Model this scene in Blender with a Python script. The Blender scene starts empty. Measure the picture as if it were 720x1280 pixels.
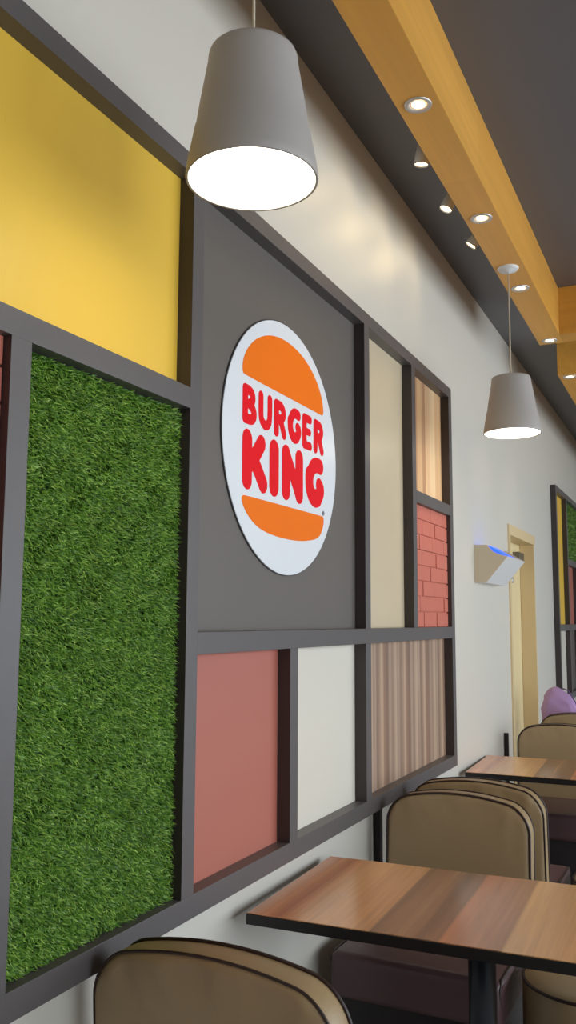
import bpy, bmesh, math, random
import numpy as np
from mathutils import Matrix, Vector
random.seed(7); RNG = np.random.default_rng(11)
SC = bpy.context.scene
COL = SC.collection
PI = math.pi

# ------------------------------------------------------------------ materials
def lin(c):
    return tuple(((v/255)/12.92 if v/255 <= .04045 else (((v/255)+.055)/1.055)**2.4) for v in c) + (1.0,)

def mat(name, rgb, rough=.5, metal=0, spec=.5, bump=0, bscale=50, var=0, vscale=6, emit=None, estr=0, coat=0):
    m = bpy.data.materials.new(name); m.use_nodes = True
    nt = m.node_tree; b = nt.nodes['Principled BSDF']
    b.inputs['Base Color'].default_value = lin(rgb)
    b.inputs['Roughness'].default_value = rough
    b.inputs['Metallic'].default_value = metal
    b.inputs['Specular IOR Level'].default_value = spec
    b.inputs['Coat Weight'].default_value = coat
    b.inputs['Coat Roughness'].default_value = .15
    tc = nt.nodes.new('ShaderNodeTexCoord')
    if bump:
        n = nt.nodes.new('ShaderNodeTexNoise'); n.inputs['Scale'].default_value = bscale; n.inputs['Detail'].default_value = 4
        bp = nt.nodes.new('ShaderNodeBump'); bp.inputs['Strength'].default_value = bump; bp.inputs['Distance'].default_value = .002
        nt.links.new(tc.outputs['Object'], n.inputs['Vector'])
        nt.links.new(n.outputs['Fac'], bp.inputs['Height']); nt.links.new(bp.outputs['Normal'], b.inputs['Normal'])
    if var:
        n = nt.nodes.new('ShaderNodeTexNoise'); n.inputs['Scale'].default_value = vscale; n.inputs['Detail'].default_value = 3
        nt.links.new(tc.outputs['Object'], n.inputs['Vector'])
        mx = nt.nodes.new('ShaderNodeMix'); mx.data_type = 'RGBA'
        c = lin(rgb)
        mx.inputs[6].default_value = tuple(v*(1-var) for v in c[:3])+(1,)
        mx.inputs[7].default_value = tuple(min(1, v*(1+var)) for v in c[:3])+(1,)
        nt.links.new(n.outputs['Fac'], mx.inputs[0]); nt.links.new(mx.outputs[2], b.inputs['Base Color'])
    if emit:
        b.inputs['Emission Color'].default_value = lin(emit); b.inputs['Emission Strength'].default_value = estr
    return m

def wood(name, axis, grain, stops, span, off=0.0, fine=60, streak=.35, rough=.35, soft=False, coat=0, coatr=.2, lscale=1.5):
    """laminate: plank colours step along `axis` (0,1,2), streaks run along `grain`."""
    m = bpy.data.materials.new(name); m.use_nodes = True
    nt = m.node_tree; b = nt.nodes['Principled BSDF']; L = nt.links.new
    b.inputs['Roughness'].default_value = rough
    b.inputs['Coat Weight'].default_value = coat; b.inputs['Coat Roughness'].default_value = coatr
    tc = nt.nodes.new('ShaderNodeTexCoord'); sp = nt.nodes.new('ShaderNodeSeparateXYZ'); L(tc.outputs['Object'], sp.inputs[0])
    ma = nt.nodes.new('ShaderNodeMath'); ma.operation = 'MULTIPLY_ADD'
    L(sp.outputs[axis], ma.inputs[0]); ma.inputs[1].default_value = 1/span; ma.inputs[2].default_value = -off/span
    fr = nt.nodes.new('ShaderNodeMath'); fr.operation = 'FRACT'; L(ma.outputs[0], fr.inputs[0])
    cr = nt.nodes.new('ShaderNodeValToRGB'); cr.color_ramp.interpolation = 'LINEAR' if soft else 'CONSTANT'
    e = cr.color_ramp.elements
    e[0].position = stops[0][0]; e[0].color = lin(stops[0][1])
    e[1].position = stops[1][0]; e[1].color = lin(stops[1][1])
    for p, c in stops[2:]:
        k = e.new(p); k.color = lin(c)
    L(fr.outputs[0], cr.inputs[0])
    mp = nt.nodes.new('ShaderNodeMapping'); sc = [fine, fine, fine]; sc[grain] = lscale
    mp.inputs['Scale'].default_value = sc; L(tc.outputs['Object'], mp.inputs[0])
    n = nt.nodes.new('ShaderNodeTexNoise'); n.inputs['Scale'].default_value = 1; n.inputs['Detail'].default_value = 5; n.inputs['Roughness'].default_value = .65
    L(mp.outputs[0], n.inputs['Vector'])
    mp2 = nt.nodes.new('ShaderNodeMapping'); sc2 = [fine*.22]*3; sc2[grain] = lscale*.5
    mp2.inputs['Scale'].default_value = sc2; L(tc.outputs['Object'], mp2.inputs[0])
    n2 = nt.nodes.new('ShaderNodeTexNoise'); n2.inputs['Scale'].default_value = 1; n2.inputs['Detail'].default_value = 3
    L(mp2.outputs[0], n2.inputs['Vector'])
    r1 = nt.nodes.new('ShaderNodeMapRange'); r1.inputs[1].default_value = .3; r1.inputs[2].default_value = .7
    r1.inputs[3].default_value = 1-streak; r1.inputs[4].default_value = 1+streak; L(n.outputs['Fac'], r1.inputs[0])
    r2 = nt.nodes.new('ShaderNodeMapRange'); r2.inputs[1].default_value = .3; r2.inputs[2].default_value = .7
    r2.inputs[3].default_value = 1-streak*.8; r2.inputs[4].default_value = 1+streak*.8; L(n2.outputs['Fac'], r2.inputs[0])
    mu = nt.nodes.new('ShaderNodeMath'); mu.operation = 'MULTIPLY'; L(r1.outputs[0], mu.inputs[0]); L(r2.outputs[0], mu.inputs[1])
    vm = nt.nodes.new('ShaderNodeVectorMath'); vm.operation = 'SCALE'; L(cr.outputs[0], vm.inputs[0]); L(mu.outputs[0], vm.inputs['Scale'])
    L(vm.outputs[0], b.inputs['Base Color'])
    return m

M = {}
M['wall'] = mat('wall_paint', (213, 209, 198), .42, bump=.08, bscale=9, var=.015, vscale=2)
M['ceil'] = mat('ceiling_paint', (99, 98, 101), .42, spec=.5)
M['floor'] = mat('floor_tile', (150, 146, 140), .35, var=.1, vscale=3)
M['frame'] = mat('frame_laminate', (91, 87, 87), .42, var=.03, vscale=20)
M['edge'] = mat('frame_side_brown', (60, 52, 50), .42)  # darker brown tone for the y-facing sides of the frame bars
M['yellow'] = mat('yellow_paint', (238, 194, 72), .45, bump=.05, bscale=12)
M['slate'] = mat('slate_paint', (101, 95, 89), .5)
M['terra'] = mat('terracotta_paint', (180, 106, 90), .5, bump=.05, bscale=20)
M['beige'] = mat('beige_paint', (206, 190, 160), .4, bump=.15, bscale=10, var=.03)
M['whitep'] = mat('white_paint', (222, 217, 203), .45, bump=.1, bscale=14)
M['brick'] = mat('brick_paint', (192, 108, 90), .6, bump=.4, bscale=90, var=.08, vscale=12)
M['grassback'] = mat('turf_backing', (30, 48, 16), .9)
M['signwhite'] = mat('sign_white', (232, 236, 240), .3)
M['signedge'] = mat('sign_rim', (60, 60, 64), .4)
M['orange'] = mat('sign_orange', (246, 120, 20), .55, spec=.15)
M['red'] = mat('sign_red', (236, 10, 30), .55, spec=.15)
M['shade'] = mat('shade_grey', (172, 166, 160), .55, bump=.05, bscale=30)
M['shadein'] = mat('shade_lining', (245, 240, 230), .6)
M['glow'] = mat('lamp_glow', (255, 255, 255), .5, emit=(255, 244, 222), estr=9)
M['glow2'] = mat('spot_glow', (255, 255, 255), .5, emit=(255, 226, 170), estr=10)
M['bluelit'] = mat('blue_tube_glow', (40, 80, 250), .4, emit=(40, 90, 255), estr=1.6)
M['cord'] = mat('cord_beige', (200, 185, 160), .6)
M['chrome'] = mat('steel', (190, 190, 190), .25, metal=1)
M['silver'] = mat('silver_ring', (200, 195, 190), .35, metal=.5)
M['black'] = mat('black_plastic', (22, 22, 24), .4)
M['pole'] = mat('black_pole', (92, 96, 104), .24, metal=.95)
M['tan'] = mat('tan_leather', (160, 136, 100), .42, bump=.25, bscale=140)
M['tanside'] = mat('tan_leather_band', (178, 148, 106), .4, bump=.25, bscale=140)
M['pipe'] = mat('brown_piping', (48, 30, 26), .45)
M['seat'] = mat('plum_leather', (92, 68, 70), .33, bump=.25, bscale=120)
M['plinth'] = mat('dark_plinth', (36, 30, 32), .5)
M['lilac'] = mat('lilac_fabric', (186, 150, 200), .75, bump=.3, bscale=40)
M['doorleaf'] = mat('door_cream', (236, 218, 170), .4)
M['doortrim'] = mat('door_frame_tan', (222, 198, 152), .45)
M['dev'] = mat('device_white', (220, 222, 222), .4)
M['devside'] = mat('device_side_tan', (205, 190, 165), .5)
M['greenp'] = mat('green_turf_far', (110, 160, 45), .9)
M['alu'] = mat('window_frame_dark', (60, 60, 62), .4)
M['glass'] = None
g = bpy.data.materials.new('clear_glass'); g.use_nodes = True
nt = g.node_tree; nt.nodes.clear(); o_ = nt.nodes.new('ShaderNodeOutputMaterial'); t_ = nt.nodes.new('ShaderNodeBsdfTransparent')
gl = nt.nodes.new('ShaderNodeBsdfGlossy'); gl.inputs['Roughness'].default_value = .02; ms = nt.nodes.new('ShaderNodeMixShader'); ms.inputs[0].default_value = .06
nt.links.new(t_.outputs[0], ms.inputs[1]); nt.links.new(gl.outputs[0], ms.inputs[2]); nt.links.new(ms.outputs[0], o_.inputs[0]); M['glass'] = g

TAB = [(0, (198, 128, 83)), (.05, (221, 146, 93)), (.08, (180, 113, 70)), (.105, (214, 148, 95)), (.14, (235, 176, 116)), (.303, (221, 165, 110)), (.307, (149, 111, 79)), (.38, (178, 132, 91)), (.42, (135, 100, 72)), (.462, (160, 117, 85)),
       (.467, (214, 143, 99)), (.52, (205, 141, 99)), (.597, (180, 124, 83)), (.603, (232, 178, 118)), (.78, (225, 167, 110)), (.9, (180, 128, 87)), (.905, (219, 150, 101)), (1, (201, 132, 87))]
M['tabtop'] = wood('table_laminate', 0, 1, TAB, 1.17, off=-.585, fine=46, streak=.15, rough=.26, soft=True, coat=.4)
M['beam'] = wood('beam_veneer', 1, 1, [(0, (222, 162, 70)), (.5, (216, 156, 66)), (.8, (226, 166, 74))], 3.0, fine=30, streak=.07, rough=.4, soft=True, lscale=1.2)
M['beamx'] = wood('beam_veneer_cross', 0, 0, [(0, (208, 148, 60)), (.5, (212, 152, 62))], 3.0, fine=30, streak=.07, rough=.4, soft=True, lscale=1.2)
WD = [(0, (160, 132, 112)), (.1, (176, 150, 130)), (.17, (140, 112, 94)), (.3, (168, 140, 118)), (.38, (190, 160, 134)), (.45, (150, 118, 98)), (.6, (134, 106, 88)), (.7, (172, 146, 126)), (.82, (150, 122, 104)), (.92, (186, 158, 134))]
M['woodlow'] = wood('wood_panel_grey', 1, 2, WD, .31, off=.05, fine=110, streak=.13, rough=.45, soft=True)
WU = [(0, (233, 189, 140)), (.2, (216, 172, 126)), (.35, (239, 199, 153)), (.42, (205, 157, 115)), (.5, (228, 184, 136)), (.63, (195, 149, 111)), (.72, (235, 193, 147)), (.85, (243, 207, 161))]
M['woodup'] = wood('wood_panel_tan', 1, 2, WU, .62, off=.1, fine=60, streak=.09, rough=.45)

def grass_mat():
    m = bpy.data.materials.new('turf_blades'); m.use_nodes = True
    nt = m.node_tree; b = nt.nodes['Principled BSDF']; L = nt.links.new
    gi = nt.nodes.new('ShaderNodeNewGeometry'); cr = nt.nodes.new('ShaderNodeValToRGB')
    e = cr.color_ramp.elements
    e[0].position = 0; e[0].color = lin((56, 92, 22)); e[1].position = 1; e[1].color = lin((160, 194, 86))
    k = e.new(.35); k.color = lin((80, 126, 34)); k = e.new(.75); k.color = lin((112, 156, 50))
    L(gi.outputs['Random Per Island'], cr.inputs[0])
    tc = nt.nodes.new('ShaderNodeTexCoord'); n = nt.nodes.new('ShaderNodeTexNoise'); n.inputs['Scale'].default_value = 16; n.inputs['Detail'].default_value = 3
    L(tc.outputs['Object'], n.inputs['Vector'])
    r = nt.nodes.new('ShaderNodeMapRange'); r.inputs[1].default_value = .3; r.inputs[2].default_value = .7; r.inputs[3].default_value = .85; r.inputs[4].default_value = 1.15
    L(n.outputs['Fac'], r.inputs[0])
    vm = nt.nodes.new('ShaderNodeVectorMath'); vm.operation = 'SCALE'; L(cr.outputs[0], vm.inputs[0]); L(r.outputs[0], vm.inputs['Scale'])
    L(vm.outputs[0], b.inputs['Base Color'])
    b.inputs['Roughness'].default_value = .5
    return m
M['grass'] = grass_mat()

# ------------------------------------------------------------------ helpers
def link(o, parent=None, loc=None):
    COL.objects.link(o)
    if parent is not None: o.parent = parent
    if loc is not None: o.location = loc
    return o

def obj(name, bm, m, parent=None, smooth=False, loc=None):
    me = bpy.data.meshes.new(name); bmesh.ops.recalc_face_normals(bm, faces=bm.faces[:]); bm.to_mesh(me); bm.free()
    if isinstance(m, (list, tuple)):
        for k in m: me.materials.append(k)
    else: me.materials.append(m)
    if smooth:
        for p in me.polygons: p.use_smooth = True
    return link(bpy.data.objects.new(name, me), parent, loc)

def empty(name, label, cat, loc=(0, 0, 0), rz=0, group=None):
    o = bpy.data.objects.new(name, None); link(o); o.empty_display_size = .1
    o.location = loc; o.rotation_euler = (0, 0, rz); tag(o, label, cat, group); return o

def tag(o, label=None, cat=None, group=None, kind=None):
    if label: o['label'] = label
    if cat: o['category'] = cat
    if group: o['group'] = group
    if kind: o['kind'] = kind
    return o

def struct(o): o['kind'] = 'structure'; return o

def box(bm, x0, x1, y0, y1, z0, z1, bev=0, mi=0):
    r = bmesh.ops.create_cube(bm, size=1)
    for v in r['verts']:
        v.co = Vector((x0+(v.co.x+.5)*(x1-x0), y0+(v.co.y+.5)*(y1-y0), z0+(v.co.z+.5)*(z1-z0)))
    fs = set(f for v in r['verts'] for f in v.link_faces)
    for f in fs: f.material_index = mi
    if bev:
        es = list(set(e for v in r['verts'] for e in v.link_edges))
        bmesh.ops.bevel(bm, geom=es, offset=bev, segments=2, profile=.6, affect='EDGES')
    return bm

def nbox(name, dims, m, parent=None, bev=0, smooth=False, loc=None):
    bm = bmesh.new(); box(bm, *dims, bev=bev); return obj(name, bm, m, parent, smooth, loc)

def lathe(bm, prof, n=40, mi=0, cx=0, cy=0):
    """prof: list of (r,z)"""
    rings = []
    for r, z in prof:
        if r < 1e-6: rings.append([bm.verts.new((cx, cy, z))])
        else: rings.append([bm.verts.new((cx+r*math.cos(2*PI*k/n), cy+r*math.sin(2*PI*k/n), z)) for k in range(n)])
    for a, b in zip(rings, rings[1:]):
        for k in range(n):
            k2 = (k+1) % n
            if len(a) == 1 and len(b) == 1: continue
            if len(a) == 1: f = bm.faces.new((a[0], b[k], b[k2]))
            elif len(b) == 1: f = bm.faces.new((a[k], b[0], a[k2]))
            else: f = bm.faces.new((a[k], b[k], b[k2], a[k2]))
            f.material_index = mi; f.smooth = True
    return bm

def tube(bm, pts, r, n=8, closed=False):
    P = [Vector(p) for p in pts]; N = len(P); rings = []; prev = None
    for i, p in enumerate(P):
        a = P[(i-1) % N] if (closed or i > 0) else p; b = P[(i+1) % N] if (closed or i < N-1) else p
        t = (b-a).normalized()
        if prev is None:
            u = t.orthogonal().normalized()
        else:
            u = (prev - t*prev.dot(t)).normalized()
        prev = u; v = t.cross(u)
        rings.append([bm.verts.new(p+u*r*math.cos(2*PI*k/n)+v*r*math.sin(2*PI*k/n)) for k in range(n)])
    for i in range(N if closed else N-1):
        a = rings[i]; b = rings[(i+1) % N]
        for k in range(n):
            f = bm.faces.new((a[k], a[(k+1) % n], b[(k+1) % n], b[k])); f.smooth = True
    if not closed:
        bm.faces.new(rings[0]); bm.faces.new(rings[-1])
    return bm

def flatshape(name, loops, x0, x1, m, parent=None):
    """loops: closed 2D outlines (y,z), holes allowed; a solid from x0 (back) to x1 (front)."""
    cu = bpy.data.curves.new(name, 'CURVE'); cu.dimensions = '2D'; cu.fill_mode = 'BOTH'; cu.extrude = (x1-x0)/2
    for lp in loops:
        s = cu.splines.new('POLY'); s.points.add(len(lp)-1); s.use_cyclic_u = True
        for i, (a, b) in enumerate(lp): s.points[i].co = (a, b, 0, 1)
    tmp = bpy.data.objects.new(name+'_c', cu)
    me = bpy.data.meshes.new_from_object(tmp)
    bpy.data.objects.remove(tmp); bpy.data.curves.remove(cu)
    me.transform(Matrix(((0, 0, 1, (x0+x1)/2), (1, 0, 0, 0), (0, 1, 0, 0), (0, 0, 0, 1))))
    me.materials.clear(); me.materials.append(m); me.name = name
    return link(bpy.data.objects.new(name, me), parent)

def chaikin(P, it=2):
    for _ in range(it):
        if len(P) < 3: return P
        Q = [P[0]]
        for a, b in zip(P, P[1:]): Q += [(a[0]*.75+b[0]*.25, a[1]*.75+b[1]*.25), (a[0]*.25+b[0]*.75, a[1]*.25+b[1]*.75)]
        P = Q+[P[-1]]
    return P
def contours(strokes, cell=.0009, blend=.004):
    """outline of a smooth union of round strokes [(points, radius)] by marching squares."""
    strokes = [(chaikin(s), r) for s, r in strokes]
    pts = [p for s, r in strokes for p in s]; R = max(r for s, r in strokes)
    x0 = min(p[0] for p in pts)-R*1.3; x1 = max(p[0] for p in pts)+R*1.3; y0 = min(p[1] for p in pts)-R*1.3; y1 = max(p[1] for p in pts)+R*1.3
    nx = int((x1-x0)/cell)+2; ny = int((y1-y0)/cell)+2
    X, Y = np.meshgrid(x0+np.arange(nx)*cell, y0+np.arange(ny)*cell, indexing='ij')
    D = None
    for s, r in strokes:
        d = np.full(X.shape, 1e9)
        for a, b in zip(s, s[1:]):
            ax, ay = a; bx, by = b; L2 = (bx-ax)**2+(by-ay)**2+1e-12
            t = np.clip(((X-ax)*(bx-ax)+(Y-ay)*(by-ay))/L2, 0, 1)
            d = np.minimum(d, np.hypot(X-ax-t*(bx-ax), Y-ay-t*(by-ay)))
        d = d-r
        if D is None: D = d
        else:
            h = np.clip(.5+.5*(D-d)/blend, 0, 1); D = D*(1-h)+d*h-blend*h*(1-h)
    segs = {}
    def ip(i, j, k, l):
        a = D[i, j]; b = D[k, l]; t = a/(a-b)
        return (round(float(X[i, j]+t*(X[k, l]-X[i, j])), 7), round(float(Y[i, j]+t*(Y[k, l]-Y[i, j])), 7))
    neg = D < 0
    for i in range(nx-1):
        for j in range(ny-1):
            c = (neg[i, j], neg[i+1, j], neg[i+1, j+1], neg[i, j+1]); k = c[0]+2*c[1]+4*c[2]+8*c[3]
            if k in (0, 15): continue
            E = {0: (i, j, i+1, j), 1: (i+1, j, i+1, j+1), 2: (i, j+1, i+1, j+1), 3: (i, j, i, j+1)}
            T = {1: [(3, 0)], 2: [(0, 1)], 3: [(3, 1)], 4: [(1, 2)], 5: [(3, 2), (1, 0)], 6: [(0, 2)], 7: [(3, 2)], 8: [(2, 3)], 9: [(2, 0)], 10: [(0, 3), (2, 1)], 11: [(2, 1)], 12: [(1, 3)], 13: [(1, 0)], 14: [(0, 3)]}[k]
            for a, b in T:
                segs[ip(*E[a])] = ip(*E[b])
    loops = []
    while segs:
        s, e = segs.popitem(); lp = [s]
        while e in segs:
            lp.append(e); e = segs.pop(e)
        if len(lp) > 12:
            n_ = len(lp); w_ = 3
            lp = [(sum(lp[(i+d) % n_][0] for d in range(-w_, w_+1))/(2*w_+1), sum(lp[(i+d) % n_][1] for d in range(-w_, w_+1))/(2*w_+1)) for i in range(n_)]
            loops.append(lp[::2])
    return loops

# ------------------------------------------------------------------ camera (solved from the picture's three vanishing directions)
F = 1101.664
R0 = Vector((.90472133, .42597449, .00500498)); R1 = Vector((-.0470658, .11162537, -.99263517)); R2 = Vector((-.42339594, .89782265, .12103868))
cam = bpy.data.cameras.new('camera'); co = bpy.data.objects.new('camera', cam); COL.objects.link(co)
mw = Matrix(((R0.x, -R1.x, -R2.x, 1.25), (R0.y, -R1.y, -R2.y, 0), (R0.z, -R1.z, -R2.z, 1.56), (0, 0, 0, 1)))
co.matrix_world = mw
cam.sensor_fit = 'VERTICAL'; cam.sensor_height = 24; cam.lens = 24*F/1280; cam.clip_start = .02
SC.camera = co

# ------------------------------------------------------------------ room shell
H = 3.61; YB, YF, XR = -2.6, 13.0, 5.6
DY0, DY1, DZ = 6.36, 7.37, 2.2            # doorway in the left wall
bm = bmesh.new()
box(bm, -.2, 0, YB, DY0, 0, H); box(bm, -.2, 0, DY1, YF, 0, H); box(bm, -.2, 0, DY0, DY1, DZ, H)
struct(obj('wall_left', bm, M['wall']))
struct(nbox('wall_far', (-.2, XR+.2, YF, YF+.2, 0, H), M['wall']))
struct(nbox('wall_back', (-.2, XR+.2, YB-.2, YB, 0, H), mat('wall_back_paint', (140, 128, 116), .6)))
bm = bmesh.new(); box(bm, XR, XR+.2, YB, YF, 0, .3); box(bm, XR, XR+.2, YB, YF, 3.2, H)
WN = [(-1.6, 1.8), (2.2, 5.6), (6.0, 9.2)]
ed = YB
for a, b in WN: box(bm, XR, XR+.2, ed, a, .3, 3.2); ed = b
box(bm, XR, XR+.2, ed, YF, .3, 3.2)
struct(obj('wall_right', bm, M['wall']))
for i, (a, b) in enumerate(WN):
    bm = bmesh.new()
    for (y0, y1, z0, z1) in ((a, b, .3, .36), (a, b, 3.14, 3.2), (a, a+.06, .3, 3.2), (b-.06, b, .3, 3.2), ((a+b)/2-.03, (a+b)/2+.03, .3, 3.2)):
        box(bm, XR+.04, XR+.1, y0, y1, z0, z1)
    w = struct(obj('window_%d' % (i+1), bm, M['alu']))
    nbox('pane', (XR+.065, XR+.075, a+.05, b-.05, .35, 3.15), M['glass'], w)
struct(nbox('floor', (-.2, XR+.2, YB-.2, YF+.2, -.1, 0), M['floor']))
struct(nbox('ceiling', (-.2, XR+.2, YB-.2, YF+.2, H, H+.1), M['ceil']))

# door with reveal
door = struct(empty('door_1', None, None))
nbox('door_leaf', (-.15, -.11, DY0, DY1, .005, DZ), M['doorleaf'], door)
bm = bmesh.new()
box(bm, -.108, .012, DY0-.045, DY0, 0, DZ+.045); box(bm, -.108, .004, DY1-.03, DY1, 0, DZ); box(bm, -.108, .012, DY0, DY1, DZ-.03, DZ+.045)
obj('door_frame', bm, M['doortrim'], door)
nbox('door_closer', (-.11, -.06, 7.05, 7.27, 2.02, 2.10), mat('closer_grey', (120, 112, 98), .4, metal=.5), door, bev=.004)
bm = bmesh.new(); lathe(bm, [(0, 0), (.022, 0), (.022, .03), (0, .03)], 16)
bmesh.ops.rotate(bm, verts=bm.verts, matrix=Matrix.Rotation(PI/2, 3, 'Y')); bmesh.ops.translate(bm, verts=bm.verts, vec=(-.11, 6.9, 1.87))
obj('door_viewer', bm, M['silver'], door, True)

# ------------------------------------------------------------------ panelled wall frames
XF = .05
Z0, Z1 = .815, 2.81
ZB, ZM0, ZM1, ZR0, ZR1, ZT = .872, 1.468, 1.526, 2.11, 2.166, 2.756

def bar(name, par, y0, y1, z0, z1):
    bm = bmesh.new(); box(bm, 0.001, XF, y0, y1, z0, z1, bev=.0012); bm.normal_update()
    o = obj(name, bm, [M['frame'], M['edge']], par)
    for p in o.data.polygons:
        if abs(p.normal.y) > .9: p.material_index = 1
    return o

def panel(name, par, y0, y1, z0, z1, m, t=.005, label=None):
    o = nbox(name, (.0005, t, y0-.004, y1+.004, z0-.004, z1+.004), m, par)
    if label: o['label'] = label
    return o

def turf(name, par, y0, y1, z0, z1, n, label, seed=1):
    rng = np.random.default_rng(seed)
    back = panel(name, par, y0, y1, z0, z1, M['grassback'], .010, label)
    ry = rng.uniform(y0+.004, y1-.004, n); rz = rng.uniform(z0+.004, z1-.004, n)
    Lg = rng.uniform(.014, .027, n)
    # clumps lean together
    k = 6; ang = np.zeros(n)
    for _ in range(k):
        fy, fz, ph = rng.uniform(15, 60, 3); ang += np.sin(ry*fy+rz*fz*rng.choice([-1, 1])+ph)
    ang = -PI/2+.5+ang*.14+rng.normal(0, .95, n)
    lean = rng.uniform(.25, 1.15, n)
    d1 = np.stack([np.cos(lean*.5), np.sin(lean*.5)*np.cos(ang), np.sin(lean*.5)*np.sin(ang)], 1)
    d2 = np.stack([np.cos(lean*1.3), np.sin(lean*1.3)*np.cos(ang), np.sin(lean*1.3)*np.sin(ang)], 1)
    side = np.stack([np.zeros(n), -np.sin(ang), np.cos(ang)], 1)
    w = rng.uniform(.0012, .0022, n)[:, None]
    b = np.stack([np.full(n, .009), ry, rz], 1); mid = b+d1*(Lg*.55)[:, None]; tip = mid+d2*(Lg*.5)[:, None]
    V = np.stack([b-side*w, b+side*w, mid-side*w*.9, mid+side*w*.9, tip], 1)
    V[:, :, 1] = np.clip(V[:, :, 1], y0+.001, y1-.001); V[:, :, 2] = np.clip(V[:, :, 2], z0+.001, z1-.001)
    V = V.reshape(-1, 3)
    base = np.arange(n)*5
    q = np.stack([base, base+1, base+3, base+2], 1); t3 = np.stack([base+2, base+3, base+4], 1)
    me = bpy.data.meshes.new('turf_blades'); me.vertices.add(len(V)); me.vertices.foreach_set('co', V.astype(np.float32).ravel())
    loops = np.concatenate([q.ravel(), t3.ravel()]); me.loops.add(len(loops)); me.loops.foreach_set('vertex_index', loops.astype(np.int32))
    me.polygons.add(2*n)
    ls = np.concatenate([np.arange(n)*4, 4*n+np.arange(n)*3]); me.polygons.foreach_set('loop_start', ls.astype(np.int32))
    me.polygons.foreach_set('use_smooth', np.ones(2*n, dtype=bool))
    me.update(calc_edges=True); me.validate()
    me.materials.append(M['grass'])
    o = link(bpy.data.objects.new('turf_blades', me), back); o['kind'] = 'stuff'
    return back

def brickpanel(par, y0, y1, z0, z1, label=None, front=.030, seed=3):
    rd = random.Random(seed)
    bm = bmesh.new(); box(bm, .0005, front-.007, y0-.003, y1+.003, z0-.003, z1+.003)
    h = .0735; z = z0+.002; row = 0
    while z < z1-.01:
        zt = min(z+h-.005, z1-.001); y = y0-(.11 if row % 2 else .03)-rd.uniform(0, .04); L = .215
        while y < y1:
            a = max(y, y0+.001); b = min(y+L-.005, y1-.001)
            if b-a > .012: box(bm, front-.012, front+rd.uniform(-.0012, .0012), a, b, z+rd.uniform(0, .0012), zt, bev=.0022)
            y += L+rd.uniform(-.012, .012)
        z += h; row += 1
    o = obj('brick_panel', bm, M['brick'], par)
    if label: o['label'] = label
    return o

fr = empty('decorative_panel_frame', 'large dark grey grid frame of coloured panels on the white wall, nearest to camera', 'wall panelling', (0, 0, 0))
pA, pB, pD, pC, pE, pG = (1.277, 1.335), (1.94, 1.998), (2.57, 2.628), (3.262, 3.32), (3.90, 3.958), (4.562, 4.62)
p0 = (.617, .675)
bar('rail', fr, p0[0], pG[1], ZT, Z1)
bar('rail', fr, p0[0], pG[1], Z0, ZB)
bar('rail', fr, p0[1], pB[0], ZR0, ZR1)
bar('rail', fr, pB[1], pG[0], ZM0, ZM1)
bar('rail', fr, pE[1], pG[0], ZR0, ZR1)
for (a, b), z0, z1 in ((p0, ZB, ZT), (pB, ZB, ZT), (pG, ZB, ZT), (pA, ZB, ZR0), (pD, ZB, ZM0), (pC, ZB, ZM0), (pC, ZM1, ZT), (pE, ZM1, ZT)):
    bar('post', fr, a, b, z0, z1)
panel('yellow_panel', fr, p0[1], pB[0], ZR1, ZT, M['yellow'], label='plain bright yellow panel')
brickpanel(fr, p0[1], pA[0], ZB, ZR0, 'painted terracotta brick panel left of the grass', seed=5)
turf('grass_panel', fr, pA[1], pB[0], ZB, ZR0, 60000, 'artificial green grass panel')
panel('slate_panel', fr, pB[1], pC[0], ZM1, ZT, M['slate'], label='plain slate grey panel behind the round sign')
panel('terracotta_panel', fr, pB[1], pD[0], ZB, ZM0, M['terra'], label='plain terracotta pink panel')
panel('white_panel', fr, pD[1], pC[0], ZB, ZM0, M['whitep'], .002, label='plain off-white panel')
panel('wood_panel', fr, pC[1], pG[0], ZB, ZM0, M['woodlow'], label='striped grey-brown wood panel')
panel('beige_panel', fr, pC[1], pE[0], ZM1, ZT, M['beige'], .002, label='plain beige panel')
panel('wood_panel', fr, pE[1], pG[0], ZR1, ZT, M['woodup'], label='striped tan wood panel')
brickpanel(fr, pE[1], pG[0], ZM1, ZR0, 'painted terracotta brick panel', seed=9)

f2 = empty('decorative_panel_frame', 'distant dark grid frame of coloured panels on the wall beyond the cream door', 'wall panelling', (0, 0, 0))
Y2 = 8.33
q = [(Y2+.66*k, Y2+.66*k+.058) for k in range(5)]
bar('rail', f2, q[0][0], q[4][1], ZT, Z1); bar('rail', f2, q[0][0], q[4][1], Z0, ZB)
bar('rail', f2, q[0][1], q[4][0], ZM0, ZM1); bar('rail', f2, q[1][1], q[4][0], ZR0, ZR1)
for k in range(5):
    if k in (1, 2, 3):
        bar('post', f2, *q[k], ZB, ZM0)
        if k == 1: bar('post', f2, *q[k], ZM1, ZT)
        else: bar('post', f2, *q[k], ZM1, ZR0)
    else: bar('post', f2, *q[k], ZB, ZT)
panel('yellow_panel', f2, q[0][1], q[1][0], ZM1, ZT, M['yellow'], label='narrow yellow panel')
panel('white_panel', f2, q[0][1], q[1][0], ZB, ZM0, M['whitep'], label='white panel')
turf('grass_panel', f2, q[1][1], q[4][0], ZR1, ZT, 9000, 'artificial green grass panel', 4)
panel('terracotta_panel', f2, q[1][1], q[2][0], ZM1, ZR0, M['terra'], label='terracotta panel')
panel('slate_panel', f2, q[2][1], q[3][0], ZM1, ZR0, M['slate']); panel('beige_panel', f2, q[3][1], q[4][0], ZM1, ZR0, M['beige'])
panel('slate_panel', f2, q[1][1], q[2][0], ZB, ZM0, M['slate']); panel('wood_panel', f2, q[2][1], q[3][0], ZB, ZM0, M['woodlow']); panel('white_panel', f2, q[3][1], q[4][0], ZB, ZM0, M['whitep'])

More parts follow.
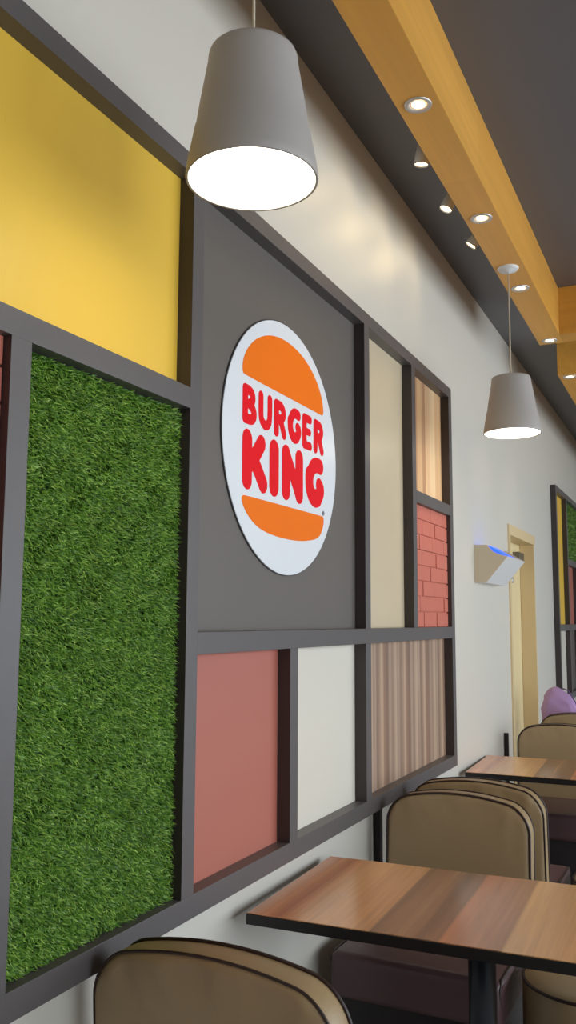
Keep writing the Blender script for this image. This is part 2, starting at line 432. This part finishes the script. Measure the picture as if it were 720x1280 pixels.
# ------------------------------------------------------------------ round sign
sg = empty('round_logo_sign', 'round white restaurant sign with red lettering between orange bun shapes on slate panel', 'sign', (.0055, 2.573*1.0155, 1.56+(2.112-1.56)*1.0155))
cy, cz, ra, rb = 2.573, 2.112, .431, .418
def shape(name, loops, x0, x1, m, label=None):
    k_ = 1.0155
    o = flatshape(name, [[((a-cy)*k_, (b-cz)*k_) for a, b in lp] for lp in loops], x0-.0245, x1-.0245, m, sg)
    if label: o['label'] = label
    return o
ell = lambda s: [(cy+ra*s*math.cos(2*PI*k/120), cz+.005+rb*s*math.sin(2*PI*k/120)) for k in range(120)]
shape('board', [ell(1)], .0245, .0285, M['signedge'], 'dark grey sign backing')
shape('face', [ell(.992)], .0284, .030, M['signwhite'], 'white sign face')
def smoothloop(P, it=3):
    for _ in range(it):
        Q = []
        for i in range(len(P)):
            a = P[i]; b = P[(i+1) % len(P)]
            Q += [(a[0]*.75+b[0]*.25, a[1]*.75+b[1]*.25), (a[0]*.25+b[0]*.75, a[1]*.25+b[1]*.75)]
        P = Q
    return P
top = [(2.263, 2.302), (2.263, 2.325), (2.276, 2.355), (2.304, 2.388), (2.352, 2.425), (2.427, 2.459), (2.509, 2.476), (2.596, 2.479), (2.687, 2.467), (2.77, 2.438), (2.832, 2.396), (2.868, 2.352), (2.880, 2.32), (2.881, 2.302), (2.876, 2.2925), (2.864, 2.291), (2.7, 2.291), (2.5, 2.291), (2.284, 2.291), (2.268, 2.2925)]
shape('upper_bun', [smoothloop(top)], .0295, .0312, M['orange'], 'orange top bun shape')
bot = [(2.264, 1.915), (2.272, 1.924), (2.288, 1.9255), (2.45, 1.9255), (2.7, 1.9255), (2.862, 1.9255), (2.879, 1.924), (2.885, 1.915), (2.882, 1.893), (2.858, 1.858), (2.82, 1.840), (2.78, 1.832), (2.70, 1.822), (2.603, 1.818), (2.486, 1.821), (2.392, 1.832), (2.33, 1.853), (2.288, 1.880), (2.27, 1.900)]
shape('lower_bun', [smoothloop(bot)], .0295, .0312, M['orange'], 'orange bottom bun shape')
Rs = [([(.0165, .105), (.0165, .0165)], .0165), ([(.0165, .1065), (.046, .1065), (.063, .100), (.0715, .086), (.067, .072), (.052, .062), (.022, .060)], .0150), ([(.044, .060), (.058, .043), (.0735, .0155)], .0155)]
LET = [
 (2.266, 2.1435, [([(.0160, .104), (.0160, .0160)], .0160), ([(.0160, .1055), (.044, .1055), (.061, .099), (.067, .086), (.061, .073), (.045, .064)], .0150), ([(.045, .063), (.02, .063)], .0105), ([(.045, .063), (.068, .052), (.0755, .036), (.068, .022), (.050, .0155), (.0160, .0155)], .0155)]),
 (2.3705, 2.143, [([(.0150, .108), (.0150, .048), (.021, .029), (.046, .0165), (.071, .029), (.077, .048), (.077, .108)], .0150)]),
 (2.479, 2.143, Rs),
 (2.5795, 2.143, [([(.085, .103), (.070, .106), (.050, .105), (.033, .092), (.021, .070)], .0170), ([(.0205, .072), (.0215, .048), (.034, .028), (.055, .0195), (.072, .025)], .0190), ([(.072, .025), (.088, .038), (.0905, .053), (.080, .060)], .0170)]),
 (2.699, 2.143, [([(.0165, .106), (.0165, .0165)], .0165), ([(.0165, .1085), (.0640, .1085)], .0140), ([(.0165, .063), (.059, .063)], .0120), ([(.0165, .0145), (.0645, .0145)], .0140)]),
 (2.794, 2.143, Rs),
 (2.268, 1.945, [([(.0297, .153), (.0297, .0297)], .0297), ([(.050, .083), (.080, .108), (.122, .154)], .0270), ([(.050, .100), (.085, .085), (.1355, .030)], .0285)]),
 (2.448, 1.946, [([(.0327, .150), (.0327, .033)], .0327)]),
 (2.5395, 1.946, [([(.0300, .153), (.0300, .030)], .0295), ([(.134, .153), (.134, .030)], .0295), ([(.034, .150), (.130, .034)], .0270)]),
 (2.725, 1.947, [([(.128, .152), (.107, .155), (.078, .152), (.052, .133), (.033, .100)], .0270), ([(.0325, .108), (.0325, .072), (.050, .044), (.083, .0325), (.108, .040)], .0320), ([(.108, .040), (.132, .056), (.137, .074), (.118, .084)], .0265)]),
]
for ox, oz, st in LET:
    shape('letter', [[(a+ox, b+oz) for a, b in lp] for lp in contours([(p_, r_+.0006) for p_, r_ in st], blend=.003)], .0295, .0314, M['red'])
rr = [([(2.882+.008*math.cos(2*PI*k/16), 1.937+.008*math.sin(2*PI*k/16)) for k in range(17)], .0009),
      ([(2.8795, 1.933), (2.8795, 1.941), (2.8835, 1.941), (2.8845, 1.939), (2.8835, 1.937), (2.8795, 1.937)], .0007), ([(2.882, 1.937), (2.885, 1.933)], .0007)]
shape('registered_mark', contours(rr, .0003, .0002),   .0295, .0312, mat('mark_grey', (110, 110, 118), .5), 'tiny dark registered mark')

# ------------------------------------------------------------------ ceiling: wooden ring frames with recessed spots
ZBM = 3.31
XL, XRr = .369, .516
def ring(label, y0, y1, xr=3.0):
    t = empty('wooden_ceiling_frame', label, 'ceiling frame', ((XL+xr)/2, (y0+y1)/2, ZBM))
    lx, ly = t.location.x, t.location.y
    w = XRr-XL
    def bb(n, a, b, c, d, m): o = nbox(n, (a-lx, b-lx, c-ly, d-ly, 0, H-ZBM), m, t, bev=.002); return o
    bb('side_beam', XL, XRr, y0, y1, M['beam']); bb('side_beam', xr-w, xr, y0, y1, M['beam'])
    bb('cross_beam', XRr, xr-w, y0, y0+.172, M['beamx']); bb('cross_beam', XRr, xr-w, y1-.172, y1, M['beamx'])
    return t
ring('long honey-wood boxed ceiling frame carrying the nearer row of recessed spots', 1.0, 5.635)
ring('farther honey-wood boxed ceiling frame beyond the gap, with one spot showing', 6.385, 11.0)

def downlight():
    t = empty('recessed_downlight', 'x', 'ceiling spot')
    bm = bmesh.new(); lathe(bm, [(.030, 0.0), (.034, -.004), (.042, -.006), (.0465, -.004), (.0475, 0.0)], 40); obj('trim_ring', bm, M['silver'], t, True)
    bm = bmesh.new(); lathe(bm, [(.031, -.001), (.026, .0008), (.0, .0008)], 32)
    bm2 = obj('gimbal', bm, M['shadein'], t, True)
    bm = bmesh.new(); lathe(bm, [(0, -.0035), (.014, -.003), (.022, -.0015), (.024, .0)], 32); 
    bmesh.ops.rotate(bm, verts=bm.verts, matrix=Matrix.Rotation(math.radians(4), 3, 'Y'))
    obj('bulb', bm, M['glow2'], t, True)
    return t
def dup(root, loc, rz=None):
    r = root.copy(); COL.objects.link(r); r.location = loc
    if rz is not None: r.rotation_euler = (0, 0, rz)
    for ch in list(root.children):
        c = ch.copy(); COL.objects.link(c); c.parent = r
        for g_ in ch.children:
            d = g_.copy(); COL.objects.link(d); d.parent = c
    return r
DL = [(2.74, 'largest recessed spot in the wooden ceiling frame, nearest to camera'), (3.685, 'recessed ceiling spot second from camera, between the two pendant lamps'),
      (4.587, 'recessed ceiling spot just beyond the far pendant lamp canopy'), (5.555, 'recessed ceiling spot at the far corner of the nearer wooden frame'),
      (6.47, 'small recessed spot at near corner of the farther wooden ceiling frame')]
d0 = downlight()
def spotlight(name, loc, aim, power, size=110, blend=.6, rad=.02, col=(1, .80, .52)):
    l = bpy.data.lights.new(name, 'SPOT'); l.energy = power; l.spot_size = math.radians(size); l.spot_blend = blend; l.shadow_soft_size = rad; l.color = col
    o = bpy.data.objects.new(name, l); COL.objects.link(o); o.location = loc
    o.rotation_euler = (Vector(aim)-Vector(loc)).to_track_quat('-Z', 'Y').to_euler(); return o
for i, (y, lb) in enumerate(DL):
    t = d0 if i == 0 else dup(d0, (0, 0, 0))
    t.location = (.442, y, ZBM-.0006); t['label'] = lb; t['group'] = 'recessed spots in the wooden ceiling frames'
    spotlight('downlight_beam', (.442, y, ZBM-.02), (.442, y, 0), 9, 80, .8)

# track heads on the dark ceiling between frame and wall
TS = [(3.33, 'surface spotlight on dark ceiling beside the wooden frame, nearest of three', (4, 6), .286), (3.80, 'surface spotlight on dark ceiling, middle of three beside the wooden frame', (-12, 20), .292),
      (4.25, 'surface spotlight on dark ceiling, farthest of three, tilted toward the wall', (-6, 34), .318)]
for y, lb, (ax, ay), sx in TS:
    t = empty('ceiling_spotlight', lb, 'spotlight', (sx, y, H), 0, 'surface spotlights by the wall')
    bm = bmesh.new(); lathe(bm, [(0, 0), (.03, 0), (.03, -.02), (.008, -.024), (.008, -.095), (0, -.095)], 24); obj('mount', bm, M['dev'], t, True)
    rot = Matrix.Rotation(math.radians(ax), 3, 'X') @ Matrix.Rotation(math.radians(ay), 3, 'Y')
    bm = bmesh.new(); lathe(bm, [(0, .0), (.022, -.004), (.025, -.045), (.0265, -.047), (.0305, -.098), (.029, -.100), (.026, -.092), (0, -.090)], 28)
    bmesh.ops.rotate(bm, verts=bm.verts, matrix=rot); bmesh.ops.translate(bm, verts=bm.verts, vec=(0, 0, -.09)); obj('lamp_head', bm, M['dev'], t, True)
    bm = bmesh.new(); lathe(bm, [(0, -.096), (.018, -.095), (.0255, -.0925)], 24)
    bmesh.ops.rotate(bm, verts=bm.verts, matrix=rot); bmesh.ops.translate(bm, verts=bm.verts, vec=(0, 0, -.09)); obj('bulb', bm, M['glow2'], t, True)
    p = Vector((sx, y, H-.09))+rot @ Vector((0, 0, -.10))
    spotlight('ceiling_spotlight_beam', p, p+Vector((-.26, -.32, -.26)), 2.2, 100, 1.0, .08, (1, .74, .36))

# pendants
def pendant(label, y, canopy=True):
    t = empty('pendant_lamp', label, 'pendant lamp', (.437, y, 2.467), 0, 'grey pendant lamps')
    bm = bmesh.new()
    prof = [(.1325, .0005), (.1335, -.0005), (.1375, -.0005), (.1385, .001), (.1370, .02), (.1215, .105), (.1190, .112), (.1120, .16), (.0960, .255), (.0945, .272), (.0920, .279), (.088, .2805), (.05, .2805), (.006, .281)]
    lathe(bm, prof, 64); obj('lamp_shade', bm, M['shade'], t, True)
    bm = bmesh.new(); lathe(bm, [(.1325, .0005), (.1320, .003), (.114, .10), (.087, .25), (.0, .26)], 64); obj('shade_lining', bm, M['shadein'], t, True)
    bm = bmesh.new(); lathe(bm, [(.1318, .004), (.10, .0035), (0, .003)], 64); obj('diffuser', bm, M['glow'], t, True)
    bm = bmesh.new(); tube(bm, [(0, 0, .278), (0, 0, .30)], .009, 12); tube(bm, [(0, 0, .30), (0, 0, ZBM-2.467-.012)], .0033, 8)
    obj('cord', bm, M['cord'], t, True)
    bm = bmesh.new(); lathe(bm, [(0, ZBM-2.467-.024), (.012, ZBM-2.467-.024), (.016, ZBM-2.467-.016), (.045, ZBM-2.467-.014), (.052, ZBM-2.467-.006), (.052, ZBM-2.467)], 40)
    obj('canopy', bm, M['dev'], t, True)
    spotlight('pendant_beam', (.437, y, 2.47), (.437, y, 0), 5, 125, .8, .12, (1, .9, .74))
pendant('large grey tapered pendant lamp glowing white, hanging nearest to camera', 1.54)
pendant('smaller-looking grey tapered pendant lamp farther down the wall, canopy on the wooden frame', 4.29)

# ------------------------------------------------------------------ tables
def make_table():
    t = empty('wooden_table', 'x', 'table')
    L, W = 1.17, .655
    nbox('tabletop', (-L/2+.003, L/2-.003, -W/2+.003, W/2-.003, .7475, .750), M['tabtop'], t)
    bm = bmesh.new(); box(bm, -L/2, L/2, -W/2, W/2, .719, .7478, bev=.002); obj('edge_band', bm, M['black'], t)['label'] = 'black table edge'
    bm = bmesh.new(); lathe(bm, [(0, .719), (.13, .719), (.13, .712), (.039, .70), (.039, .03), (.06, .022), (0, .022)], 40); obj('pole', bm, M['pole'], t, True)
    bm = bmesh.new(); lathe(bm, [(0, .024), (.17, .02), (.2, .008), (.2, 0), (0, 0)], 48); obj('base', bm, M['black'], t, True)
    return t
t1 = make_table(); t1['label'] = 'nearest table with striped wood laminate top and black edge, beside the wall'; t1['group'] = 'laminate tables along the wall'
a1 = math.radians(1.6)
def place_table(t, cx0, cy0, a, L=1.17, W=.655):
    # (cx0, cy0): the near corner by the wall
    c = Vector((L/2, W/2)); c.rotate(Matrix.Rotation(a, 2)); t.location = (cx0+c.x, cy0+c.y, 0); t.rotation_euler = (0, 0, a)
place_table(t1, .054, 2.275, a1)
t2 = dup(t1, (0, 0, 0)); t2['label'] = 'farther table with striped wood laminate top, nearer the cream door'; place_table(t2, .036, 4.825, math.radians(2.2))

# ------------------------------------------------------------------ chairs
def outline(w, zb, zt, rt, rb_, crown, n=10):
    """closed x-z outline with rounded corners and a crowned top, centred on x"""
    P = []; hw = w/2
    for k in range(n+1):
        a = PI+ (PI/2)*k/n; P.append((-hw+rb_+rb_*math.cos(a), zb+rb_+rb_*math.sin(a)))
    for k in range(1, 6): P.append((-hw+rb_+(w-2*rb_)*k/6, zb))
    for k in range(n+1):
        a = 1.5*PI+(PI/2)*k/n; P.append((hw-rb_+rb_*math.cos(a), zb+rb_+rb_*math.sin(a)))
    for k in range(1, 8): P.append((hw, zb+rb_+(zt-zb-rb_-rt)*k/8))
    for k in range(n+1):
        a = (PI/2)*k/n; P.append((hw-rt+rt*math.cos(a), zt-rt+rt*math.sin(a)))
    for k in range(1, 14): P.append((hw-rt-(w-2*rt)*k/14, zt))
    for k in range(n+1):
        a = PI/2+(PI/2)*k/n; P.append((-hw+rt+rt*math.cos(a), zt-rt+rt*math.sin(a)))
    for k in range(1, 8): P.append((-hw, zt-rt-(zt-zb-rb_-rt)*k/8))
    return [(x, z+crown*(1-(x/hw)**2)*max(0, (z-zb)/(zt-zb))) for x, z in P]

def cushion_bm(P, y0, y1, bulge, seed=0, wr=.0):
    """solid between y0 (front) and y1; outline P; faces bulge; returns bmesh and the two seam loops"""
    cx = sum(p[0] for p in P)/len(P); cz_ = sum(p[1] for p in P)/len(P)
    rd = random.Random(seed)
    ph = [rd.uniform(0, 6) for _ in range(4)]
    bm = bmesh.new(); rings = []
    def ring(s, y, push):
        vs = []
        for i, (x, z) in enumerate(P):
            X = cx+(x-cx)*s; Zz = cz_+(z-cz_)*s
            w_ = wr*math.sin(X*70+ph[0])*math.sin(X*31+ph[1]) * max(0, 1-abs(s-.86)*6) if z > cz_ else 0
            vs.append(bm.verts.new((X, y+push+w_, Zz)))
        rings.append(vs)
    S = [.0, .25, .45, .62, .75, .85, .92, .965]
    for s in S[1:]: ring(s, y0, -bulge*(1-s**3))
    ring(1.0, y0+.006, 0); 
    for k in range(1, 6): ring(1.0+.012*math.sin(PI*k/6), y0+.006+(y1-y0-.012)*k/6, 0)
    ring(1.0, y1-.006, 0)
    for s in S[:0:-1]: ring(s, y1, bulge*(1-s**3))
    n = len(P)
    for a, b in zip(rings, rings[1:]):
        for k in range(n): f = bm.faces.new((a[k], a[(k+1) % n], b[(k+1) % n], b[k])); f.smooth = True
    v = bm.verts.new((cx, y0-bulge, cz_)); 
    for k in range(n): f = bm.faces.new((v, rings[0][(k+1) % n], rings[0][k])); f.smooth = True
    v = bm.verts.new((cx, y1+bulge, cz_))
    for k in range(n): f = bm.faces.new((v, rings[-1][k], rings[-1][(k+1) % n])); f.smooth = True
    for f in bm.faces: f.smooth = True
    return bm

def make_chair(seed):
    t = empty('upholstered_chair', 'x', 'chair', (0, 0, 0))
    W = .545
    P = outline(W, .42, .862, .080, .03, .042)
    bm = cushion_bm(P, .245, .330, .010, seed, .008)
    ny = [f for f in bm.faces if abs(f.normal.y) < .55]
    sh = Matrix.Shear('XY', 4, (0, 0))
    def lean(bm_):
        for v in bm_.verts:
            v.co.y += (v.co.z-.46)*.07
    lean(bm); o = obj('backrest', bm, [M['tan']], t)
    bm = bmesh.new()
    for yy, rr_ in ((.2490, .0046), (.3245, .0032)):
        bm = bmesh.new(); tube(bm, [(x*1.004, yy, z+.0015) for x, z in P], rr_, 8, True); lean(bm); obj('piping', bm, M['pipe'], o, True)
    # seat block
    Q = []
    w2 = W/2; bm = bmesh.new(); w2 = .285; box(bm, -w2, w2, -.255, .262, .315, .462)
    bmesh.ops.subdivide_edges(bm, edges=bm.edges[:], cuts=6, use_grid_fill=True)
    for v in bm.verts:
        if v.co.z > .46: v.co.z += .010*(1-(v.co.x/w2)**2)*(1-(v.co.y/.27)**2)
        if abs(v.co.y+.255) < 1e-4: v.co.y -= .008*(1-((v.co.z-.39)/.075)**2)
    s_ = obj('seat', bm, M['seat'], t, True)
    bv = s_.modifiers.new('bevel', 'BEVEL'); bv.width = .022; bv.segments = 4; bv.limit_method = 'ANGLE'; bv.angle_limit = math.radians(50)
    c = .010
    bm = bmesh.new(); tube(bm, [(-w2+c, -.255+c*.6, .325), (-w2+c*.4, -.255+c*.4, .44), (-w2+.004, -.235, .458), (-w2+.004, 0, .462), (-w2+.004, .23, .462)], .0042, 8); obj('piping', bm, M['pipe'], s_, True)
    bm = bmesh.new(); tube(bm, [(w2-c, -.255+c*.6, .325), (w2-c*.4, -.255+c*.4, .44), (w2-.004, -.235, .458), (w2-.004, 0, .462), (w2-.004, .23, .462)], .0042, 8)
    obj('piping', bm, M['pipe'], s_, True)
    nbox('plinth', (-w2+.03, w2-.03, -.225, .325, 0, .318), M['plinth'], t, bev=.004)
    nbox('back_panel', (-w2+.03, w2-.03, .262, .345, .30, .44), M['plinth'], t, bev=.004)
    return t
GR = 'tan upholstered chairs along the wall'
CH = [(.353, 3.115, 0, 'tan chair with dark piping and plum seat, facing camera at the nearest table'),
      (.358, 4.045, PI, 'tan chair back just behind another tan chair back, facing the farther table'),
      (.346, 1.925, PI, 'tan chair seen from behind at bottom left, in front of the nearest table'),
      (.390, 5.62, 0, 'tan chair facing camera at far side of the farther table by the door'),
      (.405, 6.99, PI, 'most distant tan chair back, lilac bag rising above it')]
ch0 = make_chair(1)
for i, (x, y, rz, lb) in enumerate(CH):
    c = ch0 if i == 0 else dup(ch0, (0, 0, 0))
    c.location = (x, y, 0); c.rotation_euler = (0, 0, rz+(math.radians(-1.5) if i in (0, 2) else 0)); c['label'] = lb; c['group'] = GR

# dark upright boards at the wall end of the chair backs
for (y0, y1, zt, lb) in ((3.47, 3.50, .85, 'narrow dark upright board against the wall beside the two nearer chair backs'), (6.02, 6.04, .82, 'narrow dark upright board against the wall below the cream door')):
    b = nbox('upright_board', (-.027, .0, -(y1-y0)/2, (y1-y0)/2, 0, zt), M['plinth'], bev=.004); b.location = (.03, (y0+y1)/2, 0)
    tag(b, lb, 'board', 'dark uprights by the wall')

# stools
def make_stool():
    t = empty('round_stool', 'x', 'stool')
    R = .2
    bm = bmesh.new(); lathe(bm, [(0, .470), (.10, .468), (.165, .462), (.192, .452), (.198, .446)], 56); obj('cushion_top', bm, M['tan'], t, True)
    bm = bmesh.new(); lathe(bm, [(.198, .446), (.203, .43), (.204, .25), (.198, .05), (.19, .04), (0, .04)], 56); obj('side_band', bm, M['tan'], t, True)
    bm = bmesh.new(); tube(bm, [(.2*math.cos(2*PI*k/56), .2*math.sin(2*PI*k/56), .447) for k in range(56)], .0055, 8, True); obj('piping', bm, M['pipe'], t, True)
    bm = bmesh.new(); lathe(bm, [(0, .041), (.17, .041), (.17, 0), (0, 0)], 40); obj('base', bm, M['black'], t, True)
    return t
s1 = make_stool(); s1.location = (.868, 3.03, 0); tag(s1, 'round tan stool with dark piping at lower right corner, by the nearest table', 'stool', 'round tan stools')
s2 = dup(s1, (.872, 4.19, 0)); s2['label'] = 'farther round tan stool at the right edge, beside the second chair'

# lilac bag on the farthest chair
bm = bmesh.new(); bmesh.ops.create_icosphere(bm, subdivisions=4, radius=1)
for v in bm.verts:
    x, y, z = v.co
    X = .15*math.copysign(abs(x)**.6, x)
    Zz = .305*math.copysign(abs(z)**.6, z)
    if z > 0: Zz -= (max(0, X+.02)*.75+max(0, X-.06)*.9)*z**.5
    n = .006*math.sin(9*x+4*z)*math.sin(7*z+3*y)+.004*math.sin(17*z-6*x)
    v.co = (X+n, .075*math.copysign(abs(y)**.8, y)+n, Zz+.305+n*.4)
    if v.co.z < .006: v.co.z = .006
bag = obj('fabric_bag', bm, M['lilac'], None, True); bag.location = (.262, 6.865, .468)
tag(bag, 'lilac soft fabric bag standing on the most distant chair', 'bag')
bm = bmesh.new(); tube(bm, [(.00, -.03, .60), (.05, -.045, .585), (.10, -.05, .50), (.125, -.045, .42), (.14, -.03, .33)], .005, 8); obj('strap', bm, mat('purple_seam', (110, 80, 130), .7), bag, True)

# wall device with a blue lit opening
dv = empty('insect_light_trap', 'white wedge-shaped wall device with blue light glowing from its top', 'light trap', (0, 5.29, 1.785))
LY = .56
prof = [(0, 0), (.07, 0), (.2, .155), (.085, .228), (0, .228)]
bm = bmesh.new()
def plate(bm, pf, y0, y1):
    a = [bm.verts.new((x, y0, z)) for x, z in pf]; b = [bm.verts.new((x, y1, z)) for x, z in pf]
    bm.faces.new(a); bm.faces.new(b[::-1])
    for k in range(len(pf)): bm.faces.new((a[k], a[(k+1) % len(pf)], b[(k+1) % len(pf)], b[k]))
plate(bm, [(0, 0), (.07, 0), (.2, .155), (.155, .168), (.115, .186), (.085, .222), (.075, .228), (0, .228)], 0, .006); obj('end_plate', bm, M['devside'], dv)['label'] = 'tan end plate'
bm = bmesh.new(); plate(bm, prof, LY-.006, LY); obj('end_plate', bm, M['devside'], dv)
bm = bmesh.new(); plate(bm, [(.0, 0), (.07, 0), (.2, .155), (.195, .158), (.067, .005), (0, .005)], .006, LY-.006); obj('front_cover', bm, M['dev'], dv)
bm = bmesh.new(); plate(bm, [(.0, .005), (.006, .005), (.006, .228), (0, .228)], .006, LY-.006); obj('back_plate', bm, M['dev'], dv)
bm = bmesh.new(); plate(bm, [(.075, .12), (.17, .12), (.192, .160), (.085, .224)], .012, LY*.45); obj('glowing_insert', bm, M['bluelit'], dv)['label'] = 'blue glowing insert'

# ------------------------------------------------------------------ daylight
w = bpy.data.worlds.new('World'); SC.world = w; w.use_nodes = True
w.node_tree.nodes['Background'].inputs[0].default_value = (.84, .92, 1.0, 1); w.node_tree.nodes['Background'].inputs[1].default_value = 5.9
for i, (a, b) in enumerate(WN):
    l = bpy.data.lights.new('window_daylight', 'AREA'); l.shape = 'RECTANGLE'; l.size = 2.9; l.size_y = b-a; l.cycles.is_portal = True
    o = bpy.data.objects.new('window_daylight', l); COL.objects.link(o); o.location = (XR+.03, (a+b)/2, 1.75); o.rotation_euler = (0, PI/2, 0)
SC.cycles.use_denoising = True
SC.cycles.max_bounces = 8; SC.cycles.diffuse_bounces = 5
vs = SC.view_settings; vs.view_transform = 'Standard'; vs.look = 'None'; vs.exposure = 0.0; vs.gamma = 1; vs.use_curve_mapping = False
